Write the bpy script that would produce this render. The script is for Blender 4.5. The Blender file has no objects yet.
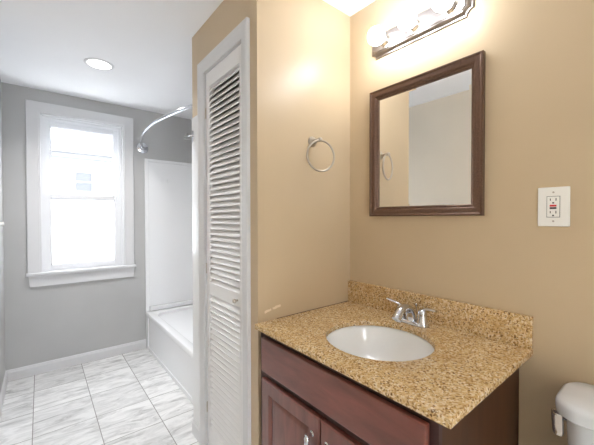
import bpy, bmesh, math, random
from mathutils import Vector, Matrix
PI = math.pi
sc = bpy.context.scene
COL = sc.collection
random.seed(7)

# ------------------------------------------------------------------ camera, world, exposure
CAMZ = 1.336
cam_d = bpy.data.cameras.new('camera'); cam = bpy.data.objects.new('camera', cam_d); COL.objects.link(cam)
cam_d.sensor_fit = 'HORIZONTAL'; cam_d.sensor_width = 36.0
cam_d.lens = 316.13 / 594 * 36.0
cam_d.clip_start = 0.02
cam.location = (0, 0, CAMZ)
cam.rotation_mode = 'XYZ'
cam.rotation_euler = (math.radians(90 - 0.82), math.radians(0.09), -math.radians(39.097))
sc.camera = cam

w = bpy.data.worlds.new('overcast_sky'); sc.world = w; w.use_nodes = True
bg = w.node_tree.nodes['Background']
bg.inputs['Color'].default_value = (0.90, 0.955, 1.02, 1)
bg.inputs['Strength'].default_value = 11.6
BULB_STRENGTH = 37.5
CAN_STRENGTH = 9.8
sc.view_settings.view_transform = 'Standard'
sc.view_settings.look = 'None'
sc.view_settings.exposure = 0.25
sc.view_settings.gamma = 1.0
sc.view_settings.use_curve_mapping = False

# ------------------------------------------------------------------ room measures (metres)
XL, XV = -0.233, 1.3325          # left wall, vanity wall
YT, YF, YN = 1.1737, 3.508, -1.1 # towel-ring wall, far window wall, near wall behind the camera
XC, YE = 0.7333, 1.92            # closet face, closet end
XA, XT = 0.835, 1.60             # tub apron, tub alcove wall
ZC = 2.44

# ------------------------------------------------------------------ helpers
def wloc(o):
    v = Vector((0, 0, 0))
    while o is not None:
        v += o.location; o = o.parent
    return v

def obj(name, bm, mat, parent=None, smooth=None, org=None):
    """link bm (world coordinates) as one mesh object"""
    me = bpy.data.meshes.new(name)
    bmesh.ops.remove_doubles(bm, verts=bm.verts, dist=1e-6)
    bmesh.ops.recalc_face_normals(bm, faces=bm.faces)
    o = bpy.data.objects.new(name, me)
    base = wloc(parent) if parent is not None else Vector((0, 0, 0))
    if org is None and parent is None:
        org = (0, 0, 0)
    if org is not None:
        off = Vector(org)
    else:
        off = base
    bmesh.ops.translate(bm, verts=bm.verts, vec=-off)
    o.location = off - base
    if smooth is not None:
        for f in bm.faces: f.smooth = True
        for e in bm.edges:
            if len(e.link_faces) == 2 and e.calc_face_angle(0) > math.radians(smooth): e.smooth = False
    bm.to_mesh(me); bm.free()
    mats = mat if isinstance(mat, (list, tuple)) else [mat]
    for m in mats: me.materials.append(m)
    COL.objects.link(o)
    if parent is not None: o.parent = parent
    return o

def tag(o, label, cat, group=None, kind=None):
    o['label'] = label; o['category'] = cat
    if group: o['group'] = group
    if kind: o['kind'] = kind
    return o

def thing(name, label, cat, loc, group=None, kind=None):
    o = bpy.data.objects.new(name, None); COL.objects.link(o)
    o.empty_display_size = 0.05
    o.location = loc
    return tag(o, label, cat, group, kind)

def B(): return bmesh.new()

def box(bm, x0, x1, y0, y1, z0, z1, bev=0, seg=2):
    vs = [bm.verts.new((x, y, z)) for x in (x0, x1) for y in (y0, y1) for z in (z0, z1)]
    q = [(0, 1, 3, 2), (4, 6, 7, 5), (0, 4, 5, 1), (2, 3, 7, 6), (0, 2, 6, 4), (1, 5, 7, 3)]
    fs = [bm.faces.new([vs[i] for i in f]) for f in q]
    if bev:
        es = list({e for f in fs for e in f.edges})
        bmesh.ops.bevel(bm, geom=es, offset=bev, segments=seg, profile=0.5, affect='EDGES')
    return bm

def frame_of(axis):
    a = Vector(axis).normalized()
    t = Vector((0, 0, 1)) if abs(a.z) < 0.9 else Vector((1, 0, 0))
    u = a.cross(t).normalized(); v = a.cross(u).normalized()
    return a, u, v

def lathe(bm, prof, org, axis=(0, 0, 1), seg=32, sx=1, sy=1, cap0=True, cap1=True):
    """prof: list of (radius, height along the axis)"""
    a, u, v = frame_of(axis); org = Vector(org); rings = []
    for r, h in prof:
        if r < 1e-6:
            rings.append([bm.verts.new(org + a * h)])
        else:
            rings.append([bm.verts.new(org + a * h + u * (r * sx * math.cos(2 * PI * i / seg)) + v * (r * sy * math.sin(2 * PI * i / seg))) for i in range(seg)])
    for p, q in zip(rings, rings[1:]):
        for i in range(seg):
            j = (i + 1) % seg
            if len(p) == 1 and len(q) == 1: continue
            if len(p) == 1: bm.faces.new((p[0], q[i], q[j]))
            elif len(q) == 1: bm.faces.new((p[i], p[j], q[0]))
            else: bm.faces.new((p[i], p[j], q[j], q[i]))
    if cap0 and len(rings[0]) > 1: bm.faces.new(rings[0])
    if cap1 and len(rings[-1]) > 1: bm.faces.new(rings[-1])
    return bm

def smooth_path(pts, n=8):
    P = [Vector(p) for p in pts]; out = []
    ext = [P[0] * 2 - P[1]] + P + [P[-1] * 2 - P[-2]]
    for i in range(1, len(ext) - 2):
        a, b, c, d = ext[i - 1:i + 3]
        for k in range(n):
            t = k / n
            out.append(0.5 * ((2 * b) + (c - a) * t + (2 * a - 5 * b + 4 * c - d) * t * t + (3 * b - a - 3 * c + d) * t ** 3))
    out.append(P[-1])
    return out

def tube(bm, pts, rad, seg=14, closed=False, flat=1.0, up=None):
    P = [Vector(p) for p in pts]; n = len(P)
    R = rad if isinstance(rad, (list, tuple)) else [rad] * n
    rings = []; prev = None
    for i in range(n):
        if closed: t = P[(i + 1) % n] - P[i - 1]
        else: t = P[min(i + 1, n - 1)] - P[max(i - 1, 0)]
        t.normalize()
        if prev is None:
            ref = Vector(up) if up else (Vector((0, 0, 1)) if abs(t.z) < 0.9 else Vector((1, 0, 0)))
            u = (ref - t * ref.dot(t)).normalized()
        else:
            u = (prev - t * prev.dot(t)).normalized()
        prev = u; v = t.cross(u)
        rings.append([bm.verts.new(P[i] + u * (R[i] * flat * math.cos(2 * PI * k / seg)) + v * (R[i] * math.sin(2 * PI * k / seg))) for k in range(seg)])
    m = n if closed else n - 1
    for i in range(m):
        p, q = rings[i], rings[(i + 1) % n]
        for k in range(seg):
            j = (k + 1) % seg
            bm.faces.new((p[k], p[j], q[j], q[k]))
    if not closed:
        bm.faces.new(rings[0]); bm.faces.new(rings[-1])
    return bm

def rect_frame(bm, plane, base, u0, u1, v0, v1, prof, sides=(1, 1, 1, 1), sign=-1):
    """mitred frame. plane 'x': u=y, v=z, profile height goes along sign*x; 'y': u=x, v=z.
    prof: list of (inset from the outer rectangle, height off the base)"""
    def P(u, v, h):
        return (base + sign * h, u, v) if plane == 'x' else (u, base + sign * h, v)
    loops = []
    for ins, h in prof:
        loops.append([bm.verts.new(P(u, v, h)) for u, v in ((u0 + ins, v0 + ins), (u1 - ins, v0 + ins), (u1 - ins, v1 - ins), (u0 + ins, v1 - ins))])
    for a, b in zip(loops, loops[1:]):
        for i in range(4):
            if sides[i]:
                j = (i + 1) % 4
                bm.faces.new((a[i], a[j], b[j], b[i]))
    return loops

def extrude_profile(bm, prof, a, b, mapf):
    """prof: closed 2-D outline; swept from parameter a to b; mapf(p, q, t) -> xyz"""
    A = [bm.verts.new(mapf(p, q, a)) for p, q in prof]
    Bv = [bm.verts.new(mapf(p, q, b)) for p, q in prof]
    n = len(prof)
    for i in range(n):
        j = (i + 1) % n
        bm.faces.new((A[i], A[j], Bv[j], Bv[i]))
    bm.faces.new(A); bm.faces.new(Bv)

def rrect(hx, hy, r, n=8):
    out = []
    for cx, cy, a0 in ((hx - r, hy - r, 0), (-hx + r, hy - r, PI / 2), (-hx + r, -hy + r, PI), (hx - r, -hy + r, 1.5 * PI)):
        for k in range(n + 1):
            a = a0 + k * PI / 2 / n
            out.append((cx + r * math.cos(a), cy + r * math.sin(a)))
    return out

def loft(bm, loops, cap=True):
    rings = [[bm.verts.new(p) for p in l] for l in loops]
    for a, b in zip(rings, rings[1:]):
        n = len(a)
        for i in range(n):
            j = (i + 1) % n
            bm.faces.new((a[i], a[j], b[j], b[i]))
    if cap:
        bm.faces.new(rings[0]); bm.faces.new(rings[-1])
    return rings

# ------------------------------------------------------------------ materials
def srgb(r, g, b):
    f = lambda c: (c / 255 / 12.92) if c / 255 <= 0.04045 else ((c / 255 + 0.055) / 1.055) ** 2.4
    return (f(r), f(g), f(b), 1)

def mat(name, col, rough=0.5, metal=0.0, spec=0.5, coat=0.0):
    m = bpy.data.materials.new(name); m.use_nodes = True
    p = m.node_tree.nodes['Principled BSDF']
    p.inputs['Base Color'].default_value = col
    p.inputs['Roughness'].default_value = rough
    p.inputs['Metallic'].default_value = metal
    p.inputs['Specular IOR Level'].default_value = spec
    p.inputs['Coat Weight'].default_value = coat
    return m

def N(m, typ, **kw):
    n = m.node_tree.nodes.new(typ)
    for k, v in kw.items():
        if k in n.inputs: n.inputs[k].default_value = v
        else: setattr(n, k, v)
    return n
def L(m, a, b): m.node_tree.links.new(a, b)
def PB(m): return m.node_tree.nodes['Principled BSDF']
def ramp(m, fac, stops):
    r = N(m, 'ShaderNodeValToRGB'); e = r.color_ramp.elements
    while len(e) < len(stops): e.new(0.5)
    for el, (p, c) in zip(e, stops): el.position = p; el.color = c
    L(m, fac, r.inputs['Fac']); return r.outputs['Color']
def coords(m, scale=(1, 1, 1), loc=(0, 0, 0), rot=(0, 0, 0)):
    t = N(m, 'ShaderNodeTexCoord'); mp = N(m, 'ShaderNodeMapping')
    mp.inputs['Scale'].default_value = scale; mp.inputs['Location'].default_value = loc; mp.inputs['Rotation'].default_value = rot
    L(m, t.outputs['Object'], mp.inputs['Vector']); return mp.outputs['Vector']
def add_bump(m, h, strength=0.1, dist=0.002):
    b = N(m, 'ShaderNodeBump'); b.inputs['Strength'].default_value = strength; b.inputs['Distance'].default_value = dist
    L(m, h, b.inputs['Height']); L(m, b.outputs['Normal'], PB(m).inputs['Normal'])
def mix(m, fac, a, b, blend='MIX'):
    x = N(m, 'ShaderNodeMix', data_type='RGBA', blend_type=blend)
    for s, v in ((x.inputs[0], fac), (x.inputs[6], a), (x.inputs[7], b)):
        if hasattr(v, 'links'): L(m, v, s)
        else: s.default_value = v
    return x.outputs[2]

def paint(name, col, rough=0.6, var=0.03, spec=0.35):
    m = mat(name, col, rough, spec=spec)
    v = coords(m)
    n = N(m, 'ShaderNodeTexNoise', Scale=2.3, Detail=3.0); L(m, v, n.inputs['Vector'])
    c2 = tuple(c * (1 - var * 2) for c in col[:3]) + (1,)
    L(m, ramp(m, n.outputs['Fac'], [(0.35, col), (0.7, c2)]), PB(m).inputs['Base Color'])
    n2 = N(m, 'ShaderNodeTexNoise', Scale=420.0, Detail=2.0); L(m, v, n2.inputs['Vector'])
    add_bump(m, n2.outputs['Fac'], 0.06, 0.001)
    return m

BEIGE = srgb(203, 181, 149)
M_beige = paint('beige_wall_paint', BEIGE, 0.38, spec=0.5)
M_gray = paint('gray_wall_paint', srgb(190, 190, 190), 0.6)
M_warmlit = paint('warm_lit_wall_paint', srgb(240, 230, 213), 0.6)  # warm bulb light and bounce put into the wall color
M_ceil = paint('white_ceiling_paint', srgb(245, 245, 247), 0.8, 0.01)
M_trim = mat('white_trim_enamel', srgb(217, 217, 219), 0.45)
M_door = mat('white_door_enamel', srgb(238, 237, 238), 0.4)
M_vinyl = mat('white_vinyl', srgb(232, 233, 236), 0.35)
M_acryl = mat('white_acrylic', srgb(240, 241, 243), 0.16, coat=0.3)
M_porc = mat('white_porcelain', srgb(247, 247, 246), 0.12, coat=0.4)
M_plast = mat('white_plastic', srgb(240, 238, 232), 0.3)
M_chrome = mat('polished_chrome', srgb(215, 217, 222), 0.1, 1.0)
M_nickel = mat('brushed_nickel', srgb(190, 182, 172), 0.28, 1.0)
M_dark = mat('dark_void', srgb(22, 20, 20), 0.8)
M_red = mat('red_plastic', srgb(196, 40, 38), 0.4)
M_black = mat('black_plastic', srgb(28, 26, 26), 0.4)
M_mirror = mat('silvered_mirror', (0.92, 0.93, 0.93, 1), 0.005, 1.0)
M_bronze = mat('bronze_frame', srgb(84, 64, 55), 0.26, 0.5)
v = coords(M_bronze, (60, 60, 60)); n = N(M_bronze, 'ShaderNodeTexNoise', Scale=4.0, Detail=4.0); L(M_bronze, v, n.inputs['Vector'])
L(M_bronze, ramp(M_bronze, n.outputs['Fac'], [(0.3, srgb(88, 68, 58)), (0.7, srgb(122, 94, 79))]), PB(M_bronze).inputs['Base Color'])
M_siding = mat('pale_gray_siding', srgb(120, 122, 125), 0.7)
M_bounce = mat('pale_bounce_ground', srgb(205, 205, 203), 0.9)  # pale tone set to throw daylight up through the window
M_shade = mat('gray_shingle', srgb(110, 111, 113), 0.8)

# wall beside the basin: same beige paint with a chipped scuff low down by the counter
M_towel = paint('beige_wall_paint_scuffed', BEIGE, 0.38, spec=0.5)
def scuff(m):
    p = PB(m); base = p.inputs['Base Color'].links[0].from_socket
    t = N(m, 'ShaderNodeTexCoord'); s = N(m, 'ShaderNodeSeparateXYZ'); L(m, t.outputs['Object'], s.inputs[0])
    def mth(op, a, b=None):
        q = N(m, 'ShaderNodeMath', operation=op)
        for i, z in enumerate((a, b)):
            if z is None: continue
            if hasattr(z, 'links'): L(m, z, q.inputs[i])
            else: q.inputs[i].default_value = z
        return q.outputs[0]
    # line from (0.772, .918) to (0.866, .935) on the wall (x, z)
    SX0, SZ0, SX1, SZ1 = SCUFF
    ln = math.hypot(SX1 - SX0, SZ1 - SZ0); ux, uz = (SX1 - SX0) / ln, (SZ1 - SZ0) / ln
    dx = mth('SUBTRACT', s.outputs['X'], SX0); dz = mth('SUBTRACT', s.outputs['Z'], SZ0)
    al = mth('ADD', mth('MULTIPLY', dx, ux), mth('MULTIPLY', dz, uz))
    pe = mth('ABSOLUTE', mth('SUBTRACT', mth('MULTIPLY', dz, ux), mth('MULTIPLY', dx, uz)))
    nz = N(m, 'ShaderNodeTexNoise', Scale=90.0, Detail=2.0); L(m, t.outputs['Object'], nz.inputs['Vector'])
    inside = mth('MULTIPLY', mth('GREATER_THAN', al, 0.0), mth('LESS_THAN', al, ln))
    thin = mth('LESS_THAN', pe, mth('MULTIPLY', nz.outputs['Fac'], 0.0105))
    brk = mth('GREATER_THAN', mth('ABSOLUTE', mth('SUBTRACT', al, ln * 0.45)), 0.004)
    f = mth('MULTIPLY', mth('MULTIPLY', inside, thin), brk)
    L(m, mix(m, f, base, srgb(232, 214, 190)), p.inputs['Base Color'])
SCUFF = (0.768, 0.917, 0.856, 0.935)
scuff(M_towel)

# granite: gold with cream, tan and dark flecks
M_gran = mat('gold_granite', srgb(205, 175, 125), 0.22)
v = coords(M_gran)
nw = N(M_gran, 'ShaderNodeTexNoise', Scale=120.0, Detail=2.0); L(M_gran, v, nw.inputs['Vector'])
vm = N(M_gran, 'ShaderNodeVectorMath', operation='MULTIPLY_ADD'); L(M_gran, nw.outputs['Color'], vm.inputs[0]); vm.inputs[1].default_value = (0.006, 0.006, 0.006); L(M_gran, v, vm.inputs[2])
v1 = N(M_gran, 'ShaderNodeTexVoronoi', Scale=210.0); L(M_gran, vm.outputs[0], v1.inputs['Vector'])
sp = N(M_gran, 'ShaderNodeSeparateColor'); L(M_gran, v1.outputs['Color'], sp.inputs[0])
c1 = ramp(M_gran, sp.outputs[0], [(0.0, srgb(104, 74, 44)), (0.12, srgb(168, 130, 78)), (0.35, srgb(204, 169, 114)), (0.65, srgb(218, 188, 142)), (0.95, srgb(232, 214, 182))])
n3 = N(M_gran, 'ShaderNodeTexNoise', Scale=95.0, Detail=3.0, Roughness=0.65); L(M_gran, v, n3.inputs['Vector'])
c2 = mix(M_gran, ramp(M_gran, n3.outputs['Fac'], [(0.60, (0, 0, 0, 1)), (0.68, (0.8, 0.8, 0.8, 1))]), c1, srgb(100, 68, 38))
n4 = N(M_gran, 'ShaderNodeTexNoise', Scale=14.0, Detail=2.0); L(M_gran, v, n4.inputs['Vector'])
c3 = mix(M_gran, ramp(M_gran, n4.outputs['Fac'], [(0.45, (0, 0, 0, 1)), (0.7, (0.45, 0.45, 0.45, 1))]), c2, srgb(190, 150, 94))
L(M_gran, c3, PB(M_gran).inputs['Base Color'])

def wood(name, scale, dark, light, rough=0.33, coat=0.6):
    m = mat(name, light, rough, coat=coat); PB(m).inputs['Coat Roughness'].default_value = 0.25
    v = coords(m, scale)
    n = N(m, 'ShaderNodeTexNoise', Scale=1.0, Detail=5.0, Roughness=0.6, Distortion=0.6); L(m, v, n.inputs['Vector'])
    n2 = N(m, 'ShaderNodeTexNoise', Scale=0.35, Detail=2.0); L(m, v, n2.inputs['Vector'])
    a = ramp(m, n.outputs['Fac'], [(0.3, dark), (0.7, light)])
    b = mix(m, 0.35, a, ramp(m, n2.outputs['Fac'], [(0.35, dark), (0.65, light)]))
    L(m, b, PB(m).inputs['Base Color'])
    return m
CD, CL = srgb(98, 54, 46), srgb(134, 76, 64)  # cherry tones of the front, lightened to hold its brighter light and sheen
M_wood_h = wood('cherry_wood_across', (10, 5, 28), CD, CL)
M_wood_v = wood('cherry_wood_upright', (28, 28, 4), CD, CL)
M_wood_s = wood('cherry_wood_side_shaded', (26, 26, 3), srgb(62, 37, 18), srgb(84, 51, 25), 0.55, 0.0)  # same cherry, darkened in color for the less lit side
M_wood_d = mat('dark_cabinet_frame', srgb(62, 36, 34), 0.45)

# floor tile
M_tile = mat('gray_marble_tile', srgb(215, 215, 215), 0.25)
PITCH = 0.331
v = coords(M_tile, (1 / PITCH, 1 / PITCH, 1), (0.05 / PITCH, -2.49 / PITCH + 20, 0))
br = N(M_tile, 'ShaderNodeTexBrick', offset=0.0, squash=1.0)
for k, val in (('Scale', 1.0), ('Mortar Size', 0.0075), ('Mortar Smooth', 0.15), ('Bias', 0.0), ('Brick Width', 1.0), ('Row Height', 1.0)):
    br.inputs[k].default_value = val
br.inputs['Color1'].default_value = (0, 0, 0, 1); br.inputs['Color2'].default_value = (1, 1, 1, 1); br.inputs['Mortar'].default_value = (0.5, 0.5, 0.5, 1)
L(M_tile, v, br.inputs['Vector'])
t = N(M_tile, 'ShaderNodeTexCoord')
off = N(M_tile, 'ShaderNodeVectorMath', operation='MULTIPLY_ADD'); L(M_tile, br.outputs['Color'], off.inputs[0]); off.inputs[1].default_value = (7.0, 11.0, 5.0); L(M_tile, t.outputs['Object'], off.inputs[2])
mp = N(M_tile, 'ShaderNodeMapping'); mp.inputs['Scale'].default_value = (4.2, 13.0, 1); mp.inputs['Rotation'].default_value = (0, 0, 0.12); L(M_tile, off.outputs[0], mp.inputs['Vector'])
nn = N(M_tile, 'ShaderNodeTexNoise', Scale=1.0, Detail=7.0, Roughness=0.68, Distortion=1.1); L(M_tile, mp.outputs[0], nn.inputs['Vector'])
marb = ramp(M_tile, nn.outputs['Fac'], [(0.27, srgb(164, 164, 165)), (0.43, srgb(224, 224, 224)), (0.58, srgb(249, 249, 249))])
tint = ramp(M_tile, br.outputs['Color'], [(0.0, (0.86, 0.86, 0.86, 1)), (1.0, (1, 1, 1, 1))])
L(M_tile, mix(M_tile, br.outputs['Fac'], mix(M_tile, 1.0, marb, tint, 'MULTIPLY'), srgb(150, 149, 147)), PB(M_tile).inputs['Base Color'])
inv = N(M_tile, 'ShaderNodeMath', operation='SUBTRACT'); inv.inputs[0].default_value = 1.0; L(M_tile, br.outputs['Fac'], inv.inputs[1])
add_bump(M_tile, inv.outputs[0], 0.3, 0.002)

def emit(name, col, s):
    m = bpy.data.materials.new(name); m.use_nodes = True; nt = m.node_tree; nt.nodes.clear()
    e = nt.nodes.new('ShaderNodeEmission'); e.inputs['Color'].default_value = col; e.inputs['Strength'].default_value = s
    o = nt.nodes.new('ShaderNodeOutputMaterial'); nt.links.new(e.outputs[0], o.inputs[0]); return m
M_bulb = emit('glowing_globe_bulb', (0.955, 1.0, 1.05, 1), BULB_STRENGTH)
M_can = emit('glowing_ceiling_lens', (1.0, 0.975, 0.94, 1), 3.0)

def glass(name, frost=False):
    m = bpy.data.materials.new(name); m.use_nodes = True; nt = m.node_tree; nt.nodes.clear()
    tr = nt.nodes.new('ShaderNodeBsdfTransparent'); gl = nt.nodes.new('ShaderNodeBsdfGlossy'); gl.inputs['Roughness'].default_value = 0.02
    mx = nt.nodes.new('ShaderNodeMixShader'); o = nt.nodes.new('ShaderNodeOutputMaterial')
    if frost:
        tl = nt.nodes.new('ShaderNodeBsdfTranslucent'); tl.inputs['Color'].default_value = (0.95, 0.96, 0.97, 1)
        m2 = nt.nodes.new('ShaderNodeMixShader'); m2.inputs[0].default_value = 0.75
        nt.links.new(tr.outputs[0], m2.inputs[1]); nt.links.new(tl.outputs[0], m2.inputs[2]); src = m2.outputs[0]
    else: src = tr.outputs[0]
    mx.inputs[0].default_value = 0.05
    nt.links.new(src, mx.inputs[1]); nt.links.new(gl.outputs[0], mx.inputs[2]); nt.links.new(mx.outputs[0], o.inputs[0])
    return m
M_glass = glass('clear_window_glass'); M_frost = glass('frosted_window_glass', True)
M_hookpl = mat('frosted_plastic', srgb(146, 150, 151), 0.5)

# ------------------------------------------------------------------ room shell
def struct(name, bm, m, label, cat, smooth=None):
    return tag(obj(name, bm, m, None, smooth), label, cat, kind='structure')

TH = 0.12
struct('floor', box(B(), XL - TH, XT + TH, YN - TH, YF + TH, -0.1, 0.0), M_tile, 'gray marble look square floor tiles with gray grout', 'floor')
struct('ceiling', box(B(), XL - TH, XT + TH, YN - TH, YF + TH, ZC, ZC + 0.1), M_ceil, 'smooth white painted ceiling', 'ceiling')
struct('wall_left', box(B(), XL - TH, XL, YN, 2.3, 0, ZC), M_warmlit, 'left wall with bulb warmth in its color, facing the vanity, seen in the mirror', 'wall')  # near part of one wall, colored as if lit warm by the bulbs
struct('wall_left_far', box(B(), XL - TH, XL, 2.3, YF, 0, ZC), M_gray, 'gray far part of the left wall beside the window wall', 'wall')  # same wall as wall_left, without the painted-in bulb warmth
# far wall round the window opening
WX0, WX1, WZ0, WZ1 = 0.008, 0.637, 0.855, 2.240
b = B()
box(b, XL - TH, WX0, YF, YF + TH, 0, ZC); box(b, WX1, XT + TH, YF, YF + TH, 0, ZC)
box(b, WX0, WX1, YF, YF + TH, 0, WZ0); box(b, WX0, WX1, YF, YF + TH, WZ1, ZC)
struct('wall_far', b, M_gray, 'gray painted far wall around the window', 'wall')
struct('wall_right', box(B(), XV, XV + TH, YN, YE - 0.1, 0, ZC), M_beige, 'beige painted wall behind the mirror and vanity', 'wall')
struct('wall_tub', box(B(), XT, XT + TH, YE - 0.1, YF, 0, ZC), M_gray, 'gray painted wall along the tub', 'wall')
struct('wall_towel', box(B(), XC, XV, YT, YT + 0.1, 0, ZC), M_towel, 'beige painted short wall with the towel ring', 'wall')
DY0, DY1, DZ1 = 1.300, 1.734, 2.160     # closet door opening
b = B()
box(b, XC, XC + 0.09, YT + 0.1, DY0, 0, ZC); box(b, XC, XC + 0.09, DY1, YE, 0, ZC); box(b, XC, XC + 0.09, DY0, DY1, DZ1, ZC)
struct('wall_closet', b, M_beige, 'beige painted closet wall around the louvered door', 'wall')
struct('wall_closet_end', box(B(), XC + 0.09, XT, YE - 0.1, YE, 0, ZC), M_gray, 'gray painted end wall of the closet by the tub', 'wall')
# near wall behind the camera with an opening added to let in sky fill
b = B()
box(b, XL - TH, 0.0, YN - TH, YN, 0, ZC); box(b, 0.27, XV + TH, YN - TH, YN, 0, ZC); box(b, 0.0, 0.27, YN - TH, YN, 2.1, ZC)
struct('wall_near', b, M_warmlit, 'pale gray painted wall with an opening added for fill light', 'wall')

def base_prof(h=0.088, t=0.014):
    return [(0, 0), (t, 0), (t, h - 0.022), (t - 0.004, h - 0.014), (t - 0.006, h - 0.004), (t - 0.009, h), (0, h)]
b = B(); extrude_profile(b, base_prof(), XL, XA, lambda p, q, t: (t, YF - p, q))
struct('baseboard_far', b, M_trim, 'white baseboard under the window', 'baseboard')
b = B(); extrude_profile(b, base_prof(), YN, YF - 0.014, lambda p, q, t: (XL + p, t, q))
struct('baseboard_left', b, M_trim, 'white baseboard along the left gray wall', 'baseboard')
b = B(); extrude_profile(b, base_prof(0.092), 1.804, YE + 0.002, lambda p, q, t: (XC - p, t, q))
struct('baseboard_closet', b, M_trim, 'short white baseboard left of the closet door', 'baseboard')
b = B(); extrude_profile(b, base_prof(0.092), YT, 1.235, lambda p, q, t: (XC - p, t, q))
struct('baseboard_closet_near', b, M_trim, 'short white baseboard between the closet door and the vanity', 'baseboard')
struct('trim_1', box(B(), XC - 0.005, XC, 1.802, YE + 0.003, 0.092, 1.948, 0.002), M_acryl, 'white tub surround edge strip on the closet wall corner', 'trim')

# door casing of the closet (three sides, mitred)
b = B()
cp = [(0, 0), (0, 0.016), (0.004, 0.018), (0.018, 0.018), (0.024, 0.015), (0.050, 0.012), (0.060, 0.010), (0.066, 0.006), (0.066, -0.010)]
rect_frame(b, 'x', XC, 1.234, 1.800, -0.068, 2.226, cp, sides=(0, 1, 1, 1))
for q in [q for q in b.verts if q.co.z < 0.0]: q.co.z = 0.0
struct('trim_2', b, M_trim, 'white molded casing around the louvered closet door', 'trim', smooth=25)
b = B()   # jamb lining of the opening
box(b, XC + 0.001, XC + 0.09, DY0 - 0.001, DY0 + 0.003, 0, DZ1); box(b, XC + 0.001, XC + 0.09, DY1 - 0.003, DY1 + 0.001, 0, DZ1); box(b, XC + 0.001, XC + 0.09, DY0, DY1, DZ1 - 0.003, DZ1 + 0.001)
struct('trim_3', b, M_trim, 'white jamb lining of the closet doorway', 'trim')

# ------------------------------------------------------------------ louvered closet door
door = thing('door_1', 'tall white louvered closet door with a small knob', 'door', (XC + 0.01, (DY0 + DY1) / 2, 0.01), kind='structure')
DXF, DXB = 0.740, 0.768
dy0, dy1 = DY0 + 0.005, DY1 - 0.005
SW = 0.040
for y0, y1 in ((dy0, dy0 + SW), (dy1 - SW, dy1)):
    obj('stile', box(B(), DXF, DXB, y0, y1, 0.012, DZ1 - 0.006, 0.002), M_door, door)
for z0, z1, nm in ((2.072, DZ1 - 0.006, 'top_rail'), (0.906, 0.974, 'lock_rail'), (0.012, 0.150, 'bottom_rail')):
    obj(nm, box(B(), DXF, DXB, dy0 + SW, dy1 - SW, z0, z1, 0.002), M_door, door)
def louvers(z0, z1, n):
    b = B(); st = (z1 - z0) / n
    for i in range(n):
        zc = z0 + (i + 0.5) * st
        # slat leans: front edge low, back edge high
        pr = [(DXF - 0.0010, zc - 0.0195), (DXF + 0.0012, zc - 0.0220), (DXF + 0.0050, zc - 0.0210), (DXF + 0.0270, zc + 0.0105), (DXF + 0.0270, zc + 0.0145), (DXF + 0.0240, zc + 0.0160), (DXF + 0.0020, zc - 0.0140), (DXF - 0.0005, zc - 0.0165)]
        extrude_profile(b, pr, dy0 + SW - 0.003, dy1 - SW + 0.003, lambda p, q, t: (p, t, q))
    return b
obj('louver_panel', louvers(0.974, 2.076, 36), M_door, door)
obj('louver_panel', louvers(0.150, 0.906, 25), M_door, door)
kb = lathe(B(), [(0.0045, 0), (0.0045, 0.010), (0.009, 0.013), (0.0115, 0.018), (0.010, 0.024), (0.005, 0.027), (0, 0.0275)], (DXF, 1.368, 0.937), (-1, 0, 0), 20)
k = obj('knob', kb, M_nickel, door, smooth=40); k['label'] = 'small brushed nickel knob'
for zz in (1.93, 1.05, 0.25):
    h = obj('hinge', tube(B(), [(DXF - 0.003, dy1 + 0.0005, zz - 0.03), (DXF - 0.003, dy1 + 0.0005, zz + 0.03)], 0.0035, 10), M_nickel, door, smooth=40); h['label'] = 'small metal hinge barrel'

# ------------------------------------------------------------------ window
win = thing('window_1', 'white double hung window with wide white casing in gray wall', 'window', (0.32, YF, 0.75), kind='structure')
b = B()
CW = 0.094
wp = [(0, 0), (0, 0.018), (0.003, 0.020), (CW - 0.014, 0.020), (CW - 0.012, 0.016), (CW - 0.003, 0.016), (CW, 0.013), (CW, -0.02)]
rect_frame(b, 'y', YF, WX0 - CW, WX1 + CW, 0.871 - CW, WZ1 + CW - 0.002, wp, sides=(0, 1, 1, 1))
for q in [q for q in b.verts if q.co.z < 0.871]: q.co.z = 0.871
obj('window_casing', b, M_trim, win, smooth=25)
obj('window_stool', box(B(), -0.098, 0.744, YF - 0.045, YF + 0.05, 0.848, 0.872, 0.005), M_trim, win)
b = B()
extrude_profile(b, [(-0.082, 0.848), (0.732, 0.848), (0.722, 0.752), (-0.072, 0.752)], YF - 0.018, YF, lambda p, q, t: (p, t, q))
obj('window_apron', b, M_trim, win)
b = B()   # jamb and vinyl tracks
JD = 0.11
for x0, x1 in ((WX0, WX0 + 0.014), (WX1 - 0.014, WX1)): box(b, x0, x1, YF, YF + JD, 0.86, WZ1)
box(b, WX0, WX1, YF, YF + JD, WZ1 - 0.016, WZ1); box(b, WX0, WX1, YF + 0.03, YF + JD, 0.86, 0.880)
for y0, y1 in ((YF + 0.018, YF + 0.026), (YF + 0.060, YF + 0.066), (YF + 0.098, YF + JD)):
    box(b, WX0 + 0.014, WX0 + 0.034, y0, y1, 0.872, WZ1 - 0.016); box(b, WX1 - 0.034, WX1 - 0.014, y0, y1, 0.872, WZ1 - 0.016)
    box(b, WX0 + 0.034, WX1 - 0.034, y0, y1, WZ1 - 0.036, WZ1 - 0.016)
obj('window_frame', b, M_vinyl, win)
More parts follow.
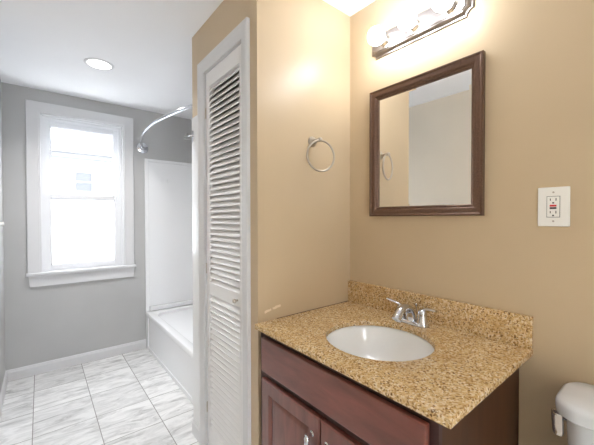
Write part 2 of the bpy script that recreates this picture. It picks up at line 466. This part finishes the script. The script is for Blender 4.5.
def sash(name, y0, y1, x0, x1, z0, z1, st, rb, rt, pane_mat, pname):
    b = B()
    yc = (y0 + y1) / 2
    for a0, a1, c0, c1 in ((x0, x0 + st, z0, z1), (x1 - st, x1, z0, z1), (x0 + st, x1 - st, z0, z0 + rb), (x0 + st, x1 - st, z1 - rt, z1)):
        box(b, a0, a1, y0, y1, c0, c1, 0.003)
    for a0, a1, c0, c1 in ((x0 + st, x0 + st + .008, z0 + rb, z1 - rt), (x1 - st - .008, x1 - st, z0 + rb, z1 - rt), (x0 + st, x1 - st, z0 + rb, z0 + rb + .008), (x0 + st, x1 - st, z1 - rt - .008, z1 - rt)):
        box(b, a0, a1, yc - 0.007, yc + 0.007, c0, c1)
    s = obj(name, b, M_vinyl, win)
    p = obj('pane', box(B(), x0 + st + .006, x1 - st - .006, yc - 0.002, yc + 0.002, z0 + rb + .006, z1 - rt - .006), pane_mat, s)
    p['label'] = pname
    return s
SX0, SX1 = WX0 + 0.030, WX1 - 0.030
us = sash('upper_sash', YF + 0.068, YF + 0.096, SX0, SX1, 1.516, 2.198, 0.036, 0.036, 0.040, M_glass, 'clear glass pane')
ls = sash('lower_sash', YF + 0.028, YF + 0.058, SX0, SX1, 0.882, 1.552, 0.036, 0.040, 0.038, M_frost, 'frosted white glass pane')
b = B(); box(b, 0.306, 0.346, YF + 0.030, YF + 0.054, 1.552, 1.560, 0.002); lathe(b, [(0.010, 0), (0.010, 0.006), (0.006, 0.010), (0, 0.010)], (0.326, YF + 0.042, 1.560), seg=14)
box(b, 0.322, 0.352, YF + 0.038, YF + 0.046, 1.566, 1.572, 0.001)
obj('sash_lock', b, M_vinyl, ls, smooth=40)
for xx in (0.055, 0.585):
    obj('tilt_latch', box(B(), xx - 0.018, xx + 0.018, YF + 0.032, YF + 0.050, 1.552, 1.557, 0.0015), M_vinyl, ls)

# ------------------------------------------------------------------ house across the way
HY = 7.5
house = thing('neighboring_house', 'white sided house seen through the upper window pane', 'house', (0.3, HY, 0))
b = B()
zz = -0.4
wxa, wxb, wza, wzb = 0.50, 0.85, 1.83, 2.27
while zz < 2.56:
    for xa, xb in ((-5, wxa), (wxb, 6)) if (zz + 0.1 > wza and zz < wzb) else ((-5, 6),):
        extrude_profile(b, [(0, zz), (-0.016, zz), (-0.003, zz + 0.105), (0, zz + 0.105)], xa, xb, lambda p, q, t: (t, HY + p, q))
    zz += 0.1
box(b, -5, 6, HY + 0.001, HY + 0.15, -0.4, 3.4)
obj('siding_wall', b, M_siding, house)
b = B(); box(b, -5, 6, HY - 0.16, HY, 2.585, 2.615); box(b, -5, 6, HY - 0.16, HY - 0.14, 2.615, 2.70); box(b, -5, 6, HY - 0.05, HY, 2.50, 2.585)
obj('eave_band', b, M_shade, house)
b = B(); rect_frame(b, 'y', HY, wxa, wxb, wza, wzb, [(0, -0.001), (0, 0.03), (0.045, 0.03), (0.045, -0.001)])
box(b, wxa + .045, wxb - .045, HY - 0.024, HY, (wza + wzb) / 2 - .015, (wza + wzb) / 2 + .015)
hw = obj('house_window', b, M_siding, house)
hp = B(); box(hp, wxa + .045, wxb - .045, HY - 0.010, HY - 0.004, wza + .045, wzb - .045)
zz = wza + 0.06
while zz < wzb - 0.06:
    box(hp, wxa + .05, wxb - .05, HY - 0.018, HY - 0.010, zz, zz + 0.014); zz += 0.03
obj('window_blind', hp, mat('gray_blind', srgb(84, 86, 89), 0.7), hw)

o = obj('added_ground', box(B(), -8, 9, YF + TH + 0.02, HY + 0.15, -0.6, -0.4), M_bounce)  # unseen ground, added and kept pale to bounce daylight indoors
tag(o, 'added light-bouncing driveway between the two houses', 'added_ground', kind='structure')

# ------------------------------------------------------------------ bathtub and surround
tub = thing('bathtub', 'white alcove bathtub with a paneled apron beside the window wall', 'bathtub', (1.2, 2.7, 0))
TZ, y0t, y1t, x1t = 0.372, YE + 0.001, YF - 0.001, XT - 0.001
b = B()
yc, xc = (y0t + y1t) / 2, (XA + x1t) / 2
hx, hy = (x1t - XA) / 2, (y1t - y0t) / 2
def tl(hx_, hy_, r, z, dx=0.0): return [(xc + dx + p, yc + q, z) for p, q in rrect(hx_, hy_, r, 6)]
loft(b, [tl(hx, hy, 0.004, 0.34), tl(hx, hy, 0.004, TZ - 0.012), tl(hx - 0.004, hy - 0.002, 0.006, TZ - 0.003), tl(hx - 0.012, hy - 0.006, 0.01, TZ),
         tl(hx - 0.060, hy - 0.075, 0.12, TZ), tl(hx - 0.070, hy - 0.085, 0.12, TZ - 0.006), tl(hx - 0.078, hy - 0.095, 0.12, TZ - 0.03),
         tl(hx - 0.12, hy - 0.16, 0.12, 0.12), tl(hx - 0.16, hy - 0.21, 0.12, 0.07), tl(hx - 0.24, hy - 0.32, 0.1, 0.055)])
obj('tub_shell', b, M_acryl, tub, smooth=35)
b = B()
box(b, XA + 0.010, XA + 0.03, y0t, y1t, 0.0, 0.345)
box(b, XA + 0.002, XA + 0.012, y0t, 2.235, 0.0, 0.345, 0.003)
box(b, XA + 0.002, XA + 0.012, 3.42, y1t, 0.0, 0.345, 0.003)
box(b, XA + 0.002, XA + 0.012, 2.235, 3.42, 0.0, 0.035, 0.003)
box(b, XA + 0.002, XA + 0.012, 2.235, 3.42, 0.325, 0.345, 0.003)
obj('apron', b, M_acryl, tub)
obj('drain', lathe(B(), [(0.03, 0), (0.03, 0.004), (0.022, 0.006), (0, 0.004)], (xc, 2.25, 0.0555), seg=20), M_chrome, tub, smooth=40)

ZS = 1.948
sur = thing('tub_surround', 'glossy white wall panels standing on the tub rim', 'tub surround', (XA, YF - 0.001, TZ), kind='structure')
b = B()
box(b, XA + 0.035, XT - 0.012, YF - 0.010, YF - 0.001, TZ + 0.051, ZS - 0.03, 0.002)
box(b, XA - 0.001, XA + 0.035, YF - 0.018, YF - 0.001, TZ + 0.001, ZS, 0.004)   # front flange
box(b, XA + 0.035, XT - 0.012, YF - 0.016, YF - 0.001, ZS - 0.03, ZS, 0.004)
box(b, XA + 0.035, XT - 0.012, YF - 0.030, YF - 0.001, TZ + 0.001, TZ + 0.05, 0.008)
for xx in (1.00, 1.06): box(b, xx, xx + 0.014, YF - 0.016, YF - 0.008, 1.72, 1.75, 0.002)
obj('end_panel', b, M_acryl, sur)
b = B(); box(b, XT - 0.011, XT - 0.001, YE + 0.012, YF - 0.002, TZ + 0.05, ZS, 0.003); box(b, XT - 0.035, XT - 0.001, YE + 0.012, YF - 0.032, TZ + 0.001, TZ + 0.05, 0.008)
obj('long_panel', b, M_acryl, sur)
obj('end_panel', box(B(), XA, XT - 0.002, YE + 0.001, YE + 0.010, TZ + 0.001, ZS, 0.003), M_acryl, sur)

# shower curtain rod
rod = thing('shower_curtain_rod', 'curved chrome shower curtain rod high over the tub', 'curtain rod', (0.81, YF, 2.05))
path = smooth_path([(0.818, YF - 0.004, 2.052), (0.775, 3.36, 2.052), (0.726, 3.142, 2.052), (0.686, 2.86, 2.052), (0.672, 2.60, 2.052), (0.684, 2.42, 2.052), (0.706, 2.26, 2.052), (0.742, 2.06, 2.052), (0.790, YE + 0.004, 2.052)], 8)
obj('rod', tube(B(), path, 0.0125, 16), M_chrome, rod, smooth=50)
ds = (Vector(path[0]) - Vector(path[2])).normalized()
def flange(y, x, sgn):
    b = lathe(B(), [(0.056, 0), (0.056, 0.004), (0.053, 0.008), (0.046, 0.009), (0.040, 0.012), (0.024, 0.014), (0.019, 0.030), (0.014, 0.032)], (x, y, 2.052), (0, sgn, 0), 28)
    return obj('flange', b, M_chrome, rod, smooth=35)
flange(YF, 0.818, -1); flange(YE + 0.0005, 0.790, 1)

# small hook at the closet corner
hk = thing('robe_hook', 'small chrome hook on the white strip at the closet corner', 'hook', (XC - 0.005, 1.895, 1.83))
b = B(); box(b, XC - 0.009, XC - 0.005, 1.885, 1.905, 1.800, 1.868, 0.0015)
obj('back_plate', b, M_chrome, hk)
pp = smooth_path([(XC - 0.009, 1.895, 1.836), (XC - 0.020, 1.905, 1.836), (XC - 0.022, 1.93, 1.838), (XC - 0.018, 1.955, 1.842)], 6)
obj('prong', tube(B(), pp, 0.0042, 10), M_chrome, hk, smooth=50)
c = obj('hook_tip', lathe(B(), [(0.018, 0), (0.019, 0.004), (0.005, 0.034), (0, 0.036)], (XC - 0.016, 1.972, 1.833), seg=20), M_hookpl, hk, smooth=40); c['label'] = 'frosted cone shaped tip'

# white towel bar on the left wall
tbz = 1.306
tb = thing('towel_bar', 'thin white towel bar on the left gray wall', 'towel bar', (XL, 2.2, tbz))
obj('bar', tube(B(), [(XL + 0.066, 1.86, tbz), (XL + 0.066, 2.47, tbz)], 0.0065, 12), M_plast, tb, smooth=50)
for yy in (1.90, 2.43):
    b = lathe(B(), [(0.020, 0), (0.020, 0.006), (0.011, 0.012), (0.009, 0.05), (0.011, 0.074), (0, 0.076)], (XL, yy, tbz), (1, 0, 0), 18)
    obj('bracket', b, M_plast, tb, smooth=40)

# recessed ceiling light
cl = thing('ceiling_light', 'round recessed light glowing in the white ceiling', 'ceiling light', (0.34, 2.66, ZC))
obj('trim_ring', lathe(B(), [(0.074, 0.0005), (0.076, 0.006), (0.086, 0.006), (0.094, 0.0005)], (0.34, 2.66, ZC), (0, 0, -1), 40, cap0=False, cap1=False), M_trim, cl, smooth=40)
o = obj('lens', lathe(B(), [(0.075, 0.001), (0.075, 0.004), (0, 0.0045)], (0.34, 2.66, ZC), (0, 0, -1), 40, cap0=False), M_can, cl, smooth=40); o['label'] = 'glowing warm white lens'
ld = bpy.data.lights.new('ceiling_light_lamp', 'AREA'); ld.shape = 'DISK'; ld.size = 0.146; ld.energy = CAN_STRENGTH; ld.color = (1.0, 0.975, 0.94); ld.spread = math.radians(135)
lo = bpy.data.objects.new('ceiling_light_lamp', ld); COL.objects.link(lo); lo.parent = cl; lo.location = (0, 0, -0.0055)

# ------------------------------------------------------------------ vanity cabinet
CYA, CYB = 0.373, 1.168      # cabinet right and left ends
FX = 0.745                   # face frame
van = thing('vanity_cabinet', 'reddish brown cherry vanity cabinet under the granite top', 'cabinet', (1.04, 0.765, 0))
b = B()
box(b, FX + 0.018, XV - 0.002, CYA, CYA + 0.018, 0.0, 0.855); 
o = obj('side_panel', b, M_wood_s, van)
obj('side_panel', box(B(), FX + 0.018, XV - 0.002, CYB - 0.018, CYB, 0.0, 0.855), M_wood_s, van)
b = B()
for ya, yb, za, zb in ((CYA, CYA + 0.042, 0.0, 0.855), (CYB - 0.042, CYB, 0.0, 0.855), (CYA + 0.042, CYB - 0.042, 0.826, 0.855), (CYA + 0.042, CYB - 0.042, 0.640, 0.700), (CYA + 0.042, CYB - 0.042, 0.07, 0.13)):
    box(b, FX, FX + 0.018, ya, yb, za, zb)
obj('face_frame', b, M_wood_d, van)
obj('toe_kick', box(B(), FX + 0.06, FX + 0.075, CYA + 0.018, CYB - 0.018, 0.0, 0.075), M_wood_d, van)
obj('cabinet_bottom', box(B(), FX + 0.018, XV - 0.002, CYA + 0.018, CYB - 0.018, 0.08, 0.095), M_wood_d, van)
DFX = 0.725
b = box(B(), DFX, FX - 0.0005, 0.394, 1.138, 0.685, 0.829, 0.005, 2)
obj('drawer_front', b, M_wood_h, van)
YM = 0.773
pulls = []
def vdoor(ya, yb, hy, za=0.115, zb=0.655):
    b = B()
    pf = [(0, -0.0195), (0, -0.004), (0.004, 0), (0.052, 0), (0.055, -0.003), (0.060, -0.009), (0.062, -0.011), (0.066, -0.011), (0.080, -0.0045), (0.085, -0.0035)]
    lp = rect_frame(b, 'x', DFX, ya, yb, za, zb, pf)
    b.faces.new(lp[-1]); b.faces.new(lp[0])
    d = obj('door', b, M_wood_v, van, smooth=20)
    # twisted bow pull
    hz1, hz0 = 0.600, 0.500
    h = B()
    for z in (hz0 + 0.010, hz1 - 0.010):
        lathe(h, [(0.010, 0), (0.010, 0.003), (0.006, 0.006), (0.0045, 0.020), (0.006, 0.026)], (DFX, hy, z), (-1, 0, 0), 14)
    lathe(h, [(0, 0), (0.0075, 0.004), (0.0065, 0.010), (0.0100, 0.016), (0.0090, 0.030), (0.0115, 0.050), (0.0090, 0.070), (0.0100, 0.084), (0.0065, 0.090), (0.0075, 0.096), (0, 0.100)], (DFX - 0.026, hy, hz0), (0, 0, 1), 14)
    p = obj('pull_handle', h, M_chrome, d, smooth=45); p['label'] = 'chrome bow pull'
vdoor(YM + 0.003, 1.134, YM + 0.036)
vdoor(0.398, YM - 0.003, YM - 0.036)

# ------------------------------------------------------------------ granite counter with backsplash
GX0, GX1, GY0, GY1, GZ0, GZ1 = 0.717, XV - 0.001, 0.332, YT - 0.001, 0.856, 0.877
ECX, ECY, EA, EB = 1.001, 0.741, 0.193, 0.202      # cut-out centre and half axes (x, y)
def counter():
    b = B(); n = 96
    angs = sorted([2 * PI * i / n for i in range(n)] + [math.atan2(y - ECY, x - ECX) % (2 * PI) for x in (GX0, GX1) for y in (GY0, GY1)])
    def edge(a):
        dx, dy = math.cos(a), math.sin(a); t = 1e9
        if dx > 1e-9: t = min(t, (GX1 - ECX) / dx)
        if dx < -1e-9: t = min(t, (GX0 - ECX) / dx)
        if dy > 1e-9: t = min(t, (GY1 - ECY) / dy)
        if dy < -1e-9: t = min(t, (GY0 - ECY) / dy)
        return ECX + dx * t, ECY + dy * t
    def ell(a, g=0):
        dx, dy = math.cos(a), math.sin(a); r = 1 / math.hypot(dx / (EA + g), dy / (EB + g)); return ECX + dx * r, ECY + dy * r
    def ins(p, d): return (min(max(p[0], GX0 + d), GX1 - 0.0), min(max(p[1], GY0 + d), GY1))
    loops = []
    for fn, z in ((lambda a: ell(a), GZ0), (lambda a: ell(a), GZ1 - 0.004), (lambda a: ell(a, 0.0015), GZ1 - 0.001), (lambda a: ell(a, 0.004), GZ1),
                  (lambda a: ins(edge(a), 0.003), GZ1), (lambda a: ins(edge(a), 0.001), GZ1 - 0.001), (edge, GZ1 - 0.003), (edge, GZ0), (lambda a: ell(a), GZ0)):
        loops.append([fn(a) + (z,) for a in angs])
    loft(b, loops, cap=False)
    return b
ct = tag(obj('countertop', counter(), M_gran, None, smooth=30, org=(1.02, 0.75, GZ0)), 'speckled gold granite countertop on the cherry vanity', 'countertop')
bs = obj('backsplash', box(B(), XV - 0.0185, XV - 0.001, GY0, GY1, GZ1 + 0.0002, 0.992, 0.0018), M_gran, ct)
# caulk line along the towel wall
o = obj('caulk_line', box(B(), XC + 0.10, XV - 0.02, YT - 0.0035, YT - 0.0012, GZ1 + 0.0002, GZ1 + 0.0022), mat('brown_caulk', srgb(96, 74, 50), 0.7), ct); o['label'] = 'thin dark caulk line'

# undermount basin
sink = thing('sink_basin', 'white oval undermount sink basin set in the granite', 'sink', (ECX, ECY, GZ0))
b = B()
pr = [(1.09, -0.001), (1.03, -0.001), (1.005, -0.006), (0.985, -0.020), (0.93, -0.055), (0.82, -0.095), (0.62, -0.125), (0.40, -0.138), (0.16, -0.143), (0.13, -0.150), (0.0, -0.150)]
lathe(b, pr, (ECX, ECY, GZ0), (0, 0, 1), 64, cap0=False)
rot = None
for q in b.verts:
    # u, v of the lathe frame are y- and x-aligned; scale to the oval
    dx, dy = q.co.x - ECX, q.co.y - ECY
    q.co.x = ECX + dx * EA; q.co.y = ECY + dy * EB
obj('bowl', b, M_porc, sink, smooth=60)
o = obj('drain', lathe(B(), [(0.022, 0), (0.022, 0.003), (0.016, 0.005), (0.014, 0.003), (0, 0.004)], (ECX, ECY, GZ0 - 0.1425), seg=24), M_chrome, sink, smooth=40); o['label'] = 'chrome drain'

# ------------------------------------------------------------------ faucet
FXC, FYC = 1.252, 0.752
fz = GZ1
fau = thing('faucet', 'chrome two handle faucet behind the oval sink', 'faucet', (FXC, FYC, fz))
b = B()
loft(b, [[(FXC + p, FYC + q, fz + z) for p, q in rrect(0.027 - i, 0.080 - i, 0.026 - i, 8)] for i, z in ((0, 0.0005), (0, 0.008), (0.003, 0.013), (0.008, 0.016))])
obj('base_plate', b, M_chrome, fau, smooth=40)
b = B()
pp = smooth_path([(FXC + 0.004, FYC, fz + 0.012), (FXC - 0.002, FYC, fz + 0.040), (FXC - 0.020, FYC, fz + 0.064), (FXC - 0.052, FYC, fz + 0.074), (FXC - 0.084, FYC, fz + 0.066), (FXC - 0.104, FYC, fz + 0.046)], 6)
rr = [0.025 - 0.007 * min(1, i / (len(pp) * 0.45)) + 0.001 * max(0, (i / len(pp) - 0.8) / 0.2) for i in range(len(pp))]
tube(b, pp, rr, 20)
e = pp[-1]; dr = (pp[-1] - pp[-3]).normalized()
lathe(b, [(0.0190, -0.004), (0.0205, 0.0), (0.0205, 0.012), (0.015, 0.014), (0, 0.009)], e, dr, 20)
obj('spout', b, M_chrome, fau, smooth=45)
def handle(y, sg):
    b = lathe(B(), [(0.0255, 0.0), (0.0255, 0.003), (0.0235, 0.008), (0.0200, 0.030), (0.0185, 0.042), (0.0185, 0.044), (0.0165, 0.054), (0.010, 0.061), (0, 0.063)], (FXC, y, fz + 0.010), seg=24)
    h = obj('handle', b, M_chrome, fau, smooth=40)
    lv = B()
    q = smooth_path([(FXC + 0.004, y - sg * 0.004, fz + 0.062), (FXC, y + sg * 0.012, fz + 0.073), (FXC - 0.004, y + sg * 0.036, fz + 0.079), (FXC - 0.010, y + sg * 0.066, fz + 0.080 + (0.006 if sg > 0 else 0))], 6)
    tube(lv, q, [0.0105 - 0.0030 * i / len(q) for i in range(len(q))], 14, flat=0.7)
    obj('lever', lv, M_chrome, h, smooth=50)
handle(FYC + 0.051, 1); handle(FYC - 0.051, -1)
b = tube(B(), [(FXC + 0.034, FYC - 0.004, fz + 0.0), (FXC + 0.034, FYC - 0.004, fz + 0.072)], 0.0025, 10)
lathe(b, [(0, 0), (0.005, 0.002), (0.006, 0.007), (0.004, 0.012), (0, 0.013)], (FXC + 0.034, FYC - 0.004, fz + 0.070), seg=14)
obj('lift_rod', b, M_chrome, fau, smooth=50)

# ------------------------------------------------------------------ mirror
MY0, MY1, MZ0, MZ1 = 0.491, 1.024, 1.344, 1.972
mir = thing('wall_mirror', 'rectangular mirror in a dark bronze frame above the faucet', 'mirror', (XV, (MY0 + MY1) / 2, MZ0))
b = B()
mp_ = [(0, 0.0005), (0, 0.022), (0.002, 0.025), (0.006, 0.026), (0.009, 0.024), (0.012, 0.0215), (0.019, 0.022), (0.027, 0.0205), (0.033, 0.017), (0.036, 0.0125), (0.038, 0.0125), (0.040, 0.014), (0.043, 0.014), (0.046, 0.011), (0.047, 0.004)]
rect_frame(b, 'x', XV, MY0, MY1, MZ0, MZ1, mp_)
obj('frame', b, M_bronze, mir, smooth=30)
b = B(); g = 0.046
lp = rect_frame(b, 'x', XV, MY0 + g, MY1 - g, MZ0 + g, MZ1 - g, [(0, 0.002), (0, 0.006), (0.010, 0.0072)]); b.faces.new(lp[-1]); b.faces.new(lp[0])
o = obj('mirror_glass', b, M_mirror, mir); o['label'] = 'bevelled mirror glass'

# ------------------------------------------------------------------ vanity light
LY0, LY1, LZ0, LZ1 = 0.533, 1.022, 2.136, 2.252
vl = thing('vanity_light', 'brushed nickel bar light with three glowing globe bulbs', 'wall light', (XV, (LY0 + LY1) / 2, (LZ0 + LZ1) / 2))
M_plate = mat('satin_nickel_plate', srgb(158, 152, 150), 0.36, 1.0)
def scallop(ins, h, c=0.026, n=6):
    # rectangle with concave quarter-round corners, inset by ins
    out = []
    for cy, cz, a0 in ((LY1, LZ1, 1.5 * PI), (LY0, LZ1, 0.0), (LY0, LZ0, 0.5 * PI), (LY1, LZ0, PI)):
        r = c + ins * 0.75
        q = math.asin(min(1, ins / r))
        for k in range(n + 1):
            a = a0 - q - (PI / 2 - 2 * q) * k / n
            out.append((XV - h, cy + r * math.cos(a), cz + r * math.sin(a)))
    return out
b = B()
lpf = [(0, 0.0005), (0, 0.006), (0.002, 0.008), (0.007, 0.0085), (0.010, 0.012), (0.013, 0.018), (0.017, 0.024), (0.020, 0.025), (0.022, 0.029), (0.024, 0.030)]
loft(b, [scallop(i, h) for i, h in lpf])
obj('back_plate', b, M_plate, vl, smooth=30)
for yb in (0.922, 0.765, 0.608):
    zb = 2.186
    s = obj('socket', lathe(B(), [(0.030, 0.0), (0.030, 0.003), (0.024, 0.005), (0.0225, 0.022), (0.024, 0.030), (0.021, 0.034)], (XV - 0.0295, yb, zb), (-1, 0, 0), 28), M_nickel, vl, smooth=35)
    pr = [(0.0165, -0.048), (0.0170, -0.038)] + [(0.0405 * math.sin(a), -0.0405 * math.cos(a)) for a in [0.50 + (PI - 0.50) * i / 16 for i in range(17)]]
    pr[-1] = (0, 0.0405)
    u = obj('bulb', lathe(B(), pr, (XV - 0.103, yb, zb), (-1, 0, 0), 28), M_bulb, s, smooth=60); u['label'] = 'glowing round globe bulb'

# ------------------------------------------------------------------ outlet
OY0, OY1, OZ0, OZ1 = 0.2365, 0.3215, 1.3065, 1.4375
oc, oz = (OY0 + OY1) / 2, (OZ0 + OZ1) / 2
out = thing('wall_outlet', 'white outlet with red and black buttons on the beige wall', 'outlet', (XV, oc, oz))
obj('cover_plate', box(B(), XV - 0.007, XV - 0.0003, OY0, OY1, OZ0, OZ1, 0.0025, 3), M_plast, out)
b = box(B(), XV - 0.0092, XV - 0.007, oc - 0.0165, oc + 0.0165, oz - 0.034, oz + 0.034, 0.0008)
rc = obj('receptacle', b, M_plast, out)
b = B(); rect_frame(b, 'x', XV - 0.007, oc - 0.0178, oc + 0.0178, oz - 0.0353, oz + 0.0353, [(0, 0), (0, 0.0003), (0.0013, 0.0003), (0.0013, 0)])
obj('receptacle_gap', b, M_dark, out)
xs = XV - 0.0092
o = obj('reset_button', box(B(), xs - 0.0015, xs, oc - 0.009, oc + 0.009, oz + 0.0005, oz + 0.0065, 0.0005), M_red, rc); o['label'] = 'red button'
o = obj('test_button', box(B(), xs - 0.0015, xs, oc - 0.009, oc + 0.009, oz - 0.0075, oz - 0.0015, 0.0005), M_black, rc); o['label'] = 'black button'
for zc in (oz + 0.024, oz - 0.018):
    b = B()
    for dy, hh in ((0.0075, 0.0036), (-0.0075, 0.0044)):
        box(b, xs - 0.0004, xs + 0.0002, oc + dy - 0.0011, oc + dy + 0.0011, zc - hh, zc + hh)
    lathe(b, [(0.0027, 0), (0.0027, 0.0004)], (xs, oc, zc - 0.0110), (-1, 0, 0), 12)
    o = obj('plug_slots', b, M_dark, rc); o['label'] = 'dark plug slots'
for zc in (oz + 0.048, oz - 0.048):
    obj('screw', lathe(B(), [(0.0032, 0), (0.0030, 0.0008), (0, 0.001)], (XV - 0.007, oc, zc), (-1, 0, 0), 12), M_nickel, out, smooth=40)

# ------------------------------------------------------------------ towel ring
TX, TZr = 1.050, 1.713
tr = thing('towel_ring', 'brushed nickel towel ring on the beige wall beside the mirror', 'towel ring', (TX, YT, TZr))
obj('wall_rose', lathe(B(), [(0.026, 0.0003), (0.026, 0.004), (0.023, 0.009), (0.015, 0.014), (0.011, 0.022), (0.010, 0.026)], (TX, YT, TZr), (0, -1, 0), 28), M_nickel, tr, smooth=35)
b = lathe(B(), [(0.0085, 0.024), (0.0075, 0.040), (0.009, 0.050), (0.0105, 0.056), (0.0095, 0.066), (0.006, 0.070), (0, 0.071)], (TX, YT, TZr), (0, -1, 0), 20)
obj('post', b, M_nickel, tr, smooth=40)
R_ = 0.0735; yr = YT - 0.060; th = math.radians(14)
pts = [(TX + 0.004 + R_ * math.sin(a) * math.cos(th), yr - R_ * math.sin(a) * math.sin(th), TZr - 0.004 - R_ + R_ * math.cos(a)) for a in [2 * PI * i / 56 for i in range(56)]]
obj('ring', tube(B(), pts, 0.0050, 12, closed=True), M_nickel, tr, smooth=60)

# ------------------------------------------------------------------ toilet
TYC = 0.007
M_vitr = mat('white_vitreous_china', srgb(222, 224, 227), 0.12, coat=0.4)
toi = thing('toilet', 'white porcelain toilet with its tank against the beige wall', 'toilet', (1.0, TYC, 0))
def tk(hx_, hy_, r, z, xc_=1.222): return [(xc_ + p, TYC + q, z) for p, q in rrect(hx_, hy_, r, 8)]
b = B()
loft(b, [tk(0.075, 0.180, 0.05, 0.395), tk(0.080, 0.190, 0.05, 0.42), tk(0.088, 0.207, 0.055, 0.74), tk(0.088, 0.207, 0.055, 0.771), tk(0.084, 0.203, 0.055, 0.774)])
tank = obj('tank', b, M_vitr, toi, smooth=40)
b = B()
loft(b, [tk(0.092, 0.212, 0.055, 0.775), tk(0.100, 0.227, 0.060, 0.775), tk(0.103, 0.230, 0.062, 0.778), tk(0.104, 0.231, 0.062, 0.790), tk(0.104, 0.231, 0.062, 0.806), tk(0.101, 0.228, 0.060, 0.815), tk(0.092, 0.219, 0.055, 0.821), tk(0.05, 0.15, 0.04, 0.823)])
obj('tank_lid', b, M_vitr, toi, smooth=40)
b = B()
lathe(b, [(0.012, 0), (0.012, 0.004), (0.008, 0.008), (0.007, 0.018)], (1.20, TYC + 0.203, 0.744), (0, 1, 0), 16)
o = obj('flush_lever', b, M_chrome, toi, smooth=40)
bl = B()
loft(bl, [[(xx + p, TYC + dy + q, zz) for p, q in rrect(0.0055, hy_, 0.005, 4)] for zz, xx, hy_, dy in ((0.760, 1.204, 0.010, 0.230), (0.756, 1.200, 0.0150, 0.230), (0.744, 1.196, 0.0145, 0.230), (0.724, 1.190, 0.0140, 0.228), (0.704, 1.182, 0.0135, 0.225), (0.697, 1.178, 0.010, 0.224))])
box(bl, 1.190, 1.206, TYC + 0.205, TYC + 0.240, 0.750, 0.761, 0.003)
obj('lever_blade', bl, M_chrome, o, smooth=40)
b = B()   # bowl and pedestal
def ov(cx, hx_, hy_, z, n=40): return [(cx + hx_ * math.cos(2 * PI * i / n), TYC + hy_ * math.sin(2 * PI * i / n), z) for i in range(n)]
loft(b, [ov(1.00, 0.23, 0.105, 0.0), ov(1.00, 0.225, 0.10, 0.05), ov(0.98, 0.20, 0.095, 0.18), ov(0.93, 0.24, 0.15, 0.30), ov(0.905, 0.265, 0.18, 0.375), ov(0.905, 0.265, 0.18, 0.39)])
box(b, 1.10, 1.30, TYC - 0.13, TYC + 0.13, 0.26, 0.395, 0.03, 3)
obj('bowl', b, M_vitr, toi, smooth=40)
b = B(); loft(b, [ov(0.90, 0.262, 0.182, 0.391), ov(0.90, 0.268, 0.187, 0.398), ov(0.90, 0.268, 0.187, 0.425), ov(0.90, 0.255, 0.175, 0.436), ov(0.90, 0.1, 0.08, 0.440)])
obj('seat_lid', b, M_plast, toi, smooth=40)
